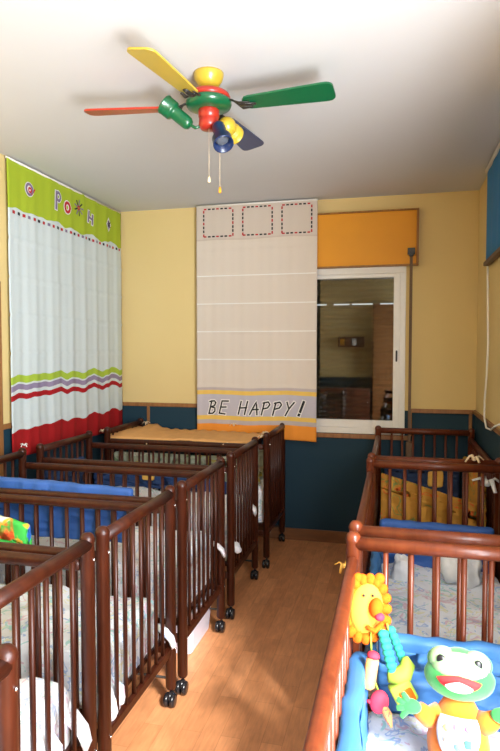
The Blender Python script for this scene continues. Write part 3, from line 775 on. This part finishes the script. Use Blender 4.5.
def spot(base, mouth, mat, nm, arm0, dome=False):
    base, mouth = Vector(base), Vector(mouth); ax = (mouth-base).normalized(); L = (mouth-base).length
    s_ = MB().lathe([(.006, -.012), (.020, -.008), (.027, .003), (.029, .016), (.029, L*.55), (.031, L*.58), (.039, L*.62), (.042, L*.66), (.042, L*.94), (.044, L*.95), (.044, L), (.039, L), (.036, L*.70), (.004, L*.6)], base, ax, 24).build('spotlight', mat, fan)
    s_['label'] = nm + ' spotlight'
    if dome: MB().ell(base+ax*.02, (.042, .042, .042), None, 20, 14).build('dome', mat, s_)
    MB().lathe([(.0, 0), (.024, .004), (.031, .014), (.02, .024), (.0, .026)][1:4], base + ax*L*.62, ax, 20).build('bulb', M['bulb'], s_)
    q = MB().tube([arm0, (Vector(arm0)+base)/2 + Vector((0, 0, -.012)), base+ax*.012], .007, 8); q.build('lamp_arm', mat, s_)
M['bulb'] = plain('unlit_bulb', (.10, .11, .13), .2, .03)
hz = H
spot((-.085, -.02, 2.568-hz), (-.190, -.045, 2.655-hz), Gr, 'green', (-.030, -.01, -.225))
spot((.052, -.03, 2.545-hz), (.092, -.085, 2.445-hz), Bl, 'blue', (.02, 0, -.235))
spot((.062, .035, 2.575-hz), (.085, .125, 2.555-hz), Y_, 'yellow', (.02, .02, -.225), True)
for (x_, y_, z_) in ((.050, .0, -.49), (.010, -.03, -.45)):
    q = MB()
    q.tube([(x_*.6, y_*.6, -.235), (x_, y_, -.30), (x_, y_, z_)], .0008, 5)
    pc = q.build('pull_chain', M['tie'], fan)
    MB().lathe([(.002, 0), (.005, -.006), (.007, -.022), (.005, -.028)], (x_, y_, z_), n=10).build('knob', M['orangebox'] if x_ > .02 else M['tie'], pc)

# ------------------------------------------------------------------ toys
# frog
M['frog'] = plain('green_plush', (.03, .27, .05), .9, .12, 40, .2, 0, .4, .3)
M['frogdark'] = plain('dark_green_plush', (.02, .33, .12), .9, .12, 40, .2, 0, .4)
M['frogface'] = plain('pale_face_plush', (.32, .55, .25), .9, .06, 40, .2, 0, .3)
M['orangeplush'] = plain('orange_plush', (.62, .15, .012), .9, .10, 40, .2, 0, .5, .3)
M['mouth'] = plain('red_felt', (.72, .02, .02), .9, .06)
M['tongue'] = plain('pale_pink_felt', (.85, .60, .60), .9, .05)
M['bib'] = plain('white_bib', (.56, .57, .55), .7, .03)
M['eye'] = plain('black_eye', (.006, .006, .008), .4, .05)
fx, fy, fz = .165, 1.58, .425
fr = thing('frog_toy', 'green plush frog in orange suit sitting against the light blue liner', 'toy', (fx+.003, fy, fz), (math.radians(-14), 0, math.radians(-6)))
fr.scale = (.94, .94, .96)
def fbody(p):
    k = 1 - .28*max(0, p.z)
    return Vector((p.x*k, p.y*k, p.z))
q = MB().ell((0, 0, .130), (.085, .065, .135), None, 28, 18, 0, fbody)
q.tube([(-.055, -.005, .185), (-.085, -.020, .180), (-.108, -.035, .200)], [.034, .028, .022], 14)
q.tube([(.055, -.005, .185), (.080, -.015, .195), (.095, -.030, .212)], [.034, .028, .022], 14)
q.tube([(-.05, -.02, .05), (-.07, -.09, .035), (-.075, -.13, .035)], [.045, .038, .03], 14); q.tube([(.05, -.02, .05), (.075, -.08, .04), (.085, -.12, .045)], [.045, .038, .03], 14)
q.build('body', M['orangeplush'], fr)
def hd(p):
    w = 1 + .10*max(0, -p.z) - .28*max(0, p.z)
    return Vector((p.x*w, p.y*(1 + .12*max(0, -p.y)*max(0, .6-abs(p.z))), p.z))
q = MB().ell((0, -.012, .305), (.096, .075, .068), None, 32, 20, 0, hd)
for sg in (-1, 1): q.ell((.044*sg, -.012, .335), (.045, .042, .036), None, 20, 12)
q.build('head', M['frog'], fr)
# paler brow and muzzle top
q = MB().ell((0, -.028, .322), (.078, .066, .046), None, 28, 14)
for sg in (-1, 1): q.ell((.043*sg, -.024, .338), (.041, .039, .035), None, 18, 10)
q.build('face', M['frogface'], fr)
for sg in (-1, 1):
    e_ = MB().ell((.049*sg, -.062, .345), (.0125, .007, .0140), Matrix.Rotation(.25*sg, 3, 'Z'), 16, 10).build('eye', M['eye'], fr)
def mouthmesh(k, dz, mat, nm, yoff):
    vs = []; n = 24
    top = []; bot = []
    for i in range(n+1):
        t_ = -1+2*i/n; xx = .058*k*t_
        yy = -.015 - .0825*math.sqrt(max(0, 1-(xx/.105)**2)) + yoff
        zt_ = .312+dz - .006*t_*t_ + .006*(1-abs(t_))
        zb = .312+dz - .034*k*(1-t_*t_)**.7 - .006*t_*t_
        top.append((xx, yy, zt_)); bot.append((xx, yy+.012*(1-t_*t_), zb))
    MB().add(top+bot, [(i, n+1+i, n+2+i, i+1) for i in range(n)], True).build(nm, mat, fr, 0, .006)
mouthmesh(1, 0, M['mouth'], 'mouth', -.002); mouthmesh(.62, -.014, M['tongue'], 'tongue', -.008)
# bib with small printed marks
def bibp(a, b_): # a across, b_ up, lies on the body front
    z_ = .150+b_; k = (1-.28*max(0, b_+.02)/.135); yy = -.071*k*math.sqrt(max(.05, 1-(a/.085)**2 - ((z_-.13)/.15)**2)) - .004
    return Vector((a, yy-.004, z_))
vs = []; ni, nj = 14, 10
for j in range(nj+1):
    v = j/nj
    for i in range(ni+1):
        a = (-1+2*i/ni); wd = .052*math.sqrt(max(0, 1-((v-.62)/.66)**2)) + .004
        vs.append(bibp(a*wd, -.045+.10*v))
MB().add(vs, [(j*(ni+1)+i, j*(ni+1)+i+1, (j+1)*(ni+1)+i+1, (j+1)*(ni+1)+i) for j in range(nj) for i in range(ni)], True).build('bib', M['bib'], fr, 0, .005)
cols = [(.85, .55, .1), (.5, .15, .6), (.85, .15, .3), (.85, .4, .15), (.1, .25, .7), (.05, .5, .3)]
for k, (a, b_) in enumerate([(-.030, .030), (-.002, .034), (.026, .034), (-.028, .002), (-.001, -.010), (.026, .000)]):
    mm = plain('bib_mark_%s' % 'abcdef'[k], cols[k], .6, .05)
    p = bibp(a, b_) + Vector((0, -.009, 0)); q = MB().softbox(p, (.008, .003, .010), .002, .01) if k % 2 else MB().ell(p, (.009, .003, .0095), None, 12, 6)
    q.build('button', mm, fr)
for sg, (hx, hy, hz_) in ((-1, (-.128, -.050, .208)), (1, (.112, -.040, .225))):
    q = MB().ell((hx, hy, hz_), (.030, .016, .020), None, 16, 10)
    for k in range(4):
        a = math.radians(-50+k*35); d = Vector((sg*math.cos(a), -.2, math.sin(a)))
        q.tube([(hx, hy, hz_), Vector((hx, hy, hz_))+d*.026, Vector((hx, hy, hz_))+d*.040], [.010, .009, .007], 10)
    q.build('hand', M['frog'], fr)
    q = MB().ell((.080*sg, -.150, .052), (.034, .022, .040), Matrix.Rotation(-.2*sg, 3, 'Y'), 16, 10)
    for k in (-1, 0, 1): q.ell((.080*sg+k*.022, -.155, .085), (.013, .012, .014), None, 10, 8)
    q.build('foot', M['frogdark'] if sg < 0 else M['frog'], fr)

# lion with its dangling toys, hung on the corner of the frog crib
M['mane'] = plain('orange_mane_plush', (.58, .10, .003), .9, .15, 30, .2, 0, .5)
M['lionface'] = plain('yellow_face_plush', (.66, .30, .04), .9, .06, 30, .2, 0, .3)
M['pinkred'] = plain('pink_red_cloth', (.60, .02, .05), .8, .08); M['teal'] = plain('teal_cloth', (.01, .25, .17), .8, .2, 25)
M['lime'] = plain('lime_cloth', (.26, .38, .03), .8, .12, 20); M['dotcream'] = floral('dotted_cream_cloth', (.62, .32, .12), [(.75, .12, .10), (.8, .4, .1)], 60, .05)
li = thing('lion_toy', 'orange-maned lion head activity toy hanging from the crib corner with dangling pieces', 'toy', (-.078, 1.745, .820), (math.radians(-12), math.radians(0), math.radians(12)))
K = 1.18
q = MB().ell((0, 0, 0), (.042*K, .026*K, .062*K), Matrix.Rotation(.18, 3, 'Y'), 24, 16, 0)
q.build('head', M['lionface'], li)
q = MB(); RM = Matrix.Rotation(.18, 3, 'Y')
for k in range(17):
    a = 2*PI*k/17 + .1; c_, s_ = math.cos(a), math.sin(a)
    long_ = 1.5 if s_ < -.2 or c_ < -.6 else 1.0
    r0 = RM @ Vector((c_*.038, .008, s_*.058)); r1 = RM @ Vector((c_*(.044+.014*long_), -.004, s_*(.066+.012*long_)))
    q.tube([r0*K, (r0*.45+r1*.55)*K + Vector((0, -.004, 0)), r1*K], [.010*K, .0125*K, .006*K], 10)
    q.ell((r0*.3+r1*.7)*K, (.0125*K, .009*K, .0125*K), None, 12, 8)
q.tube([RM @ Vector((math.cos(2*PI*k/24)*.040*K, .006, math.sin(2*PI*k/24)*.060*K)) for k in range(25)], .012*K, 8)
q.build('mane', M['mane'], li)
MB().ell((.020*K, -.030*K, .006*K), (.017*K, .020*K, .024*K), RM, 16, 10).build('muzzle', M['mane'], li)
MB().ell((.026*K, -.044*K, -.012*K), (.012*K, .010*K, .010*K), None, 14, 8).build('nose', M['pinkred'], li)
MB().tube([(-.004, -.026*K, -.040*K), (.016*K, -.031*K, -.048*K), (.036*K, -.024*K, -.030*K)], .006*K, 8).build('mouth', M['mane'], li)
for a in (-.008, .014): MB().ell((a*K, -.026*K, .034*K), (.0036, .003, .0045), None, 8, 6).build('eye', M['eye'], li)
for sg, a in ((-1, -.018), (1, .036)): MB().ell((a*K, 0, .070*K), (.014*K, .010*K, .014*K), None, 12, 8).build('ear', M['mane'], li)
# dangling pieces (local: room minus the head centre)
def loc(x_, z_, y_=-.03): return (x_+.088, y_, z_-.820)
q = MB().lathe([(.008, 0), (.018, -.004), (.0185, -.078), (.010, -.086)], loc(-.076, .690), (.2, 0, .98), 16); q.build('rattle', M['dotcream'], li)
MB().lathe([(.017, 0), (.0185, .006), (.014, .014), (.004, .018)], loc(-.076, .690), (.2, 0, .98), 16).build('rattle_cap', M['pinkred'], li)
q = MB()
for k in range(7): q.ell(Vector(loc(-.045+.004*k, .755-.017*k)), (.0165, .014, .0125), None, 12, 8)
q.build('caterpillar', M['teal'], li)
q = MB()
for k in range(6): q.ell(Vector(loc(-.018+.006*k, .760-.016*k, -.01)), (.0135, .012, .0125), None, 12, 8)
q.build('twisted_arm', M['teal'], li)
q = MB().tube([loc(-.035, .640), loc(-.010, .640), loc(.012, .650), loc(.022, .672), loc(.016, .693)], [.016, .023, .025, .021, .008], 14); q.build('moon', M['lime'], li)
q = MB().softbox(loc(.006, .600), (.032, .022, .030), .008, .01, None, 0, Matrix.Rotation(-.5, 3, 'Y')); q.build('cloth_block', M['lime'], li)
q = MB().softbox((Vector(loc(.014, .596))+Vector((0, -.014, 0))), (.020, .012, .018), .005, .01, None, 0, Matrix.Rotation(-.5, 3, 'Y')); q.build('block_face', M['mane'], li)
q = MB().ell(loc(-.062, .572), (.027, .020, .032), Matrix.Rotation(.3, 3, 'Y'), 16, 10)
q.tube([loc(-.062, .580), loc(-.085, .570), loc(-.096, .575)], [.010, .008, .004], 8)
q.build('bird', M['pinkred'], li)
q = MB().tube([loc(-.052, .565, -.032), loc(-.040, .540, -.034), loc(-.030, .508, -.03)], [.016, .022, .007], 12, True, 0, .6); q.build('bird_wing', M['dotcream'], li)
for (a, b_) in (((-.078, .76), (-.078, .705)), ((-.05, .77), (-.045, .75)), ((-.03, .78), (-.026, .76)), ((-.07, .62), (-.062, .6)), ((-.01, .66), (.0, .62))):
    MB().tube([loc(a[0], a[1], -.012), loc(b_[0], b_[1], -.016)], .003, 6).build('ribbon', M['lime'], li)
MB().tube([(-.01, .01, .06), (-.03, .02, .085), (-.052, .03, .075)], .004, 6).build('hanging_loop', M['yellowtie'], li)
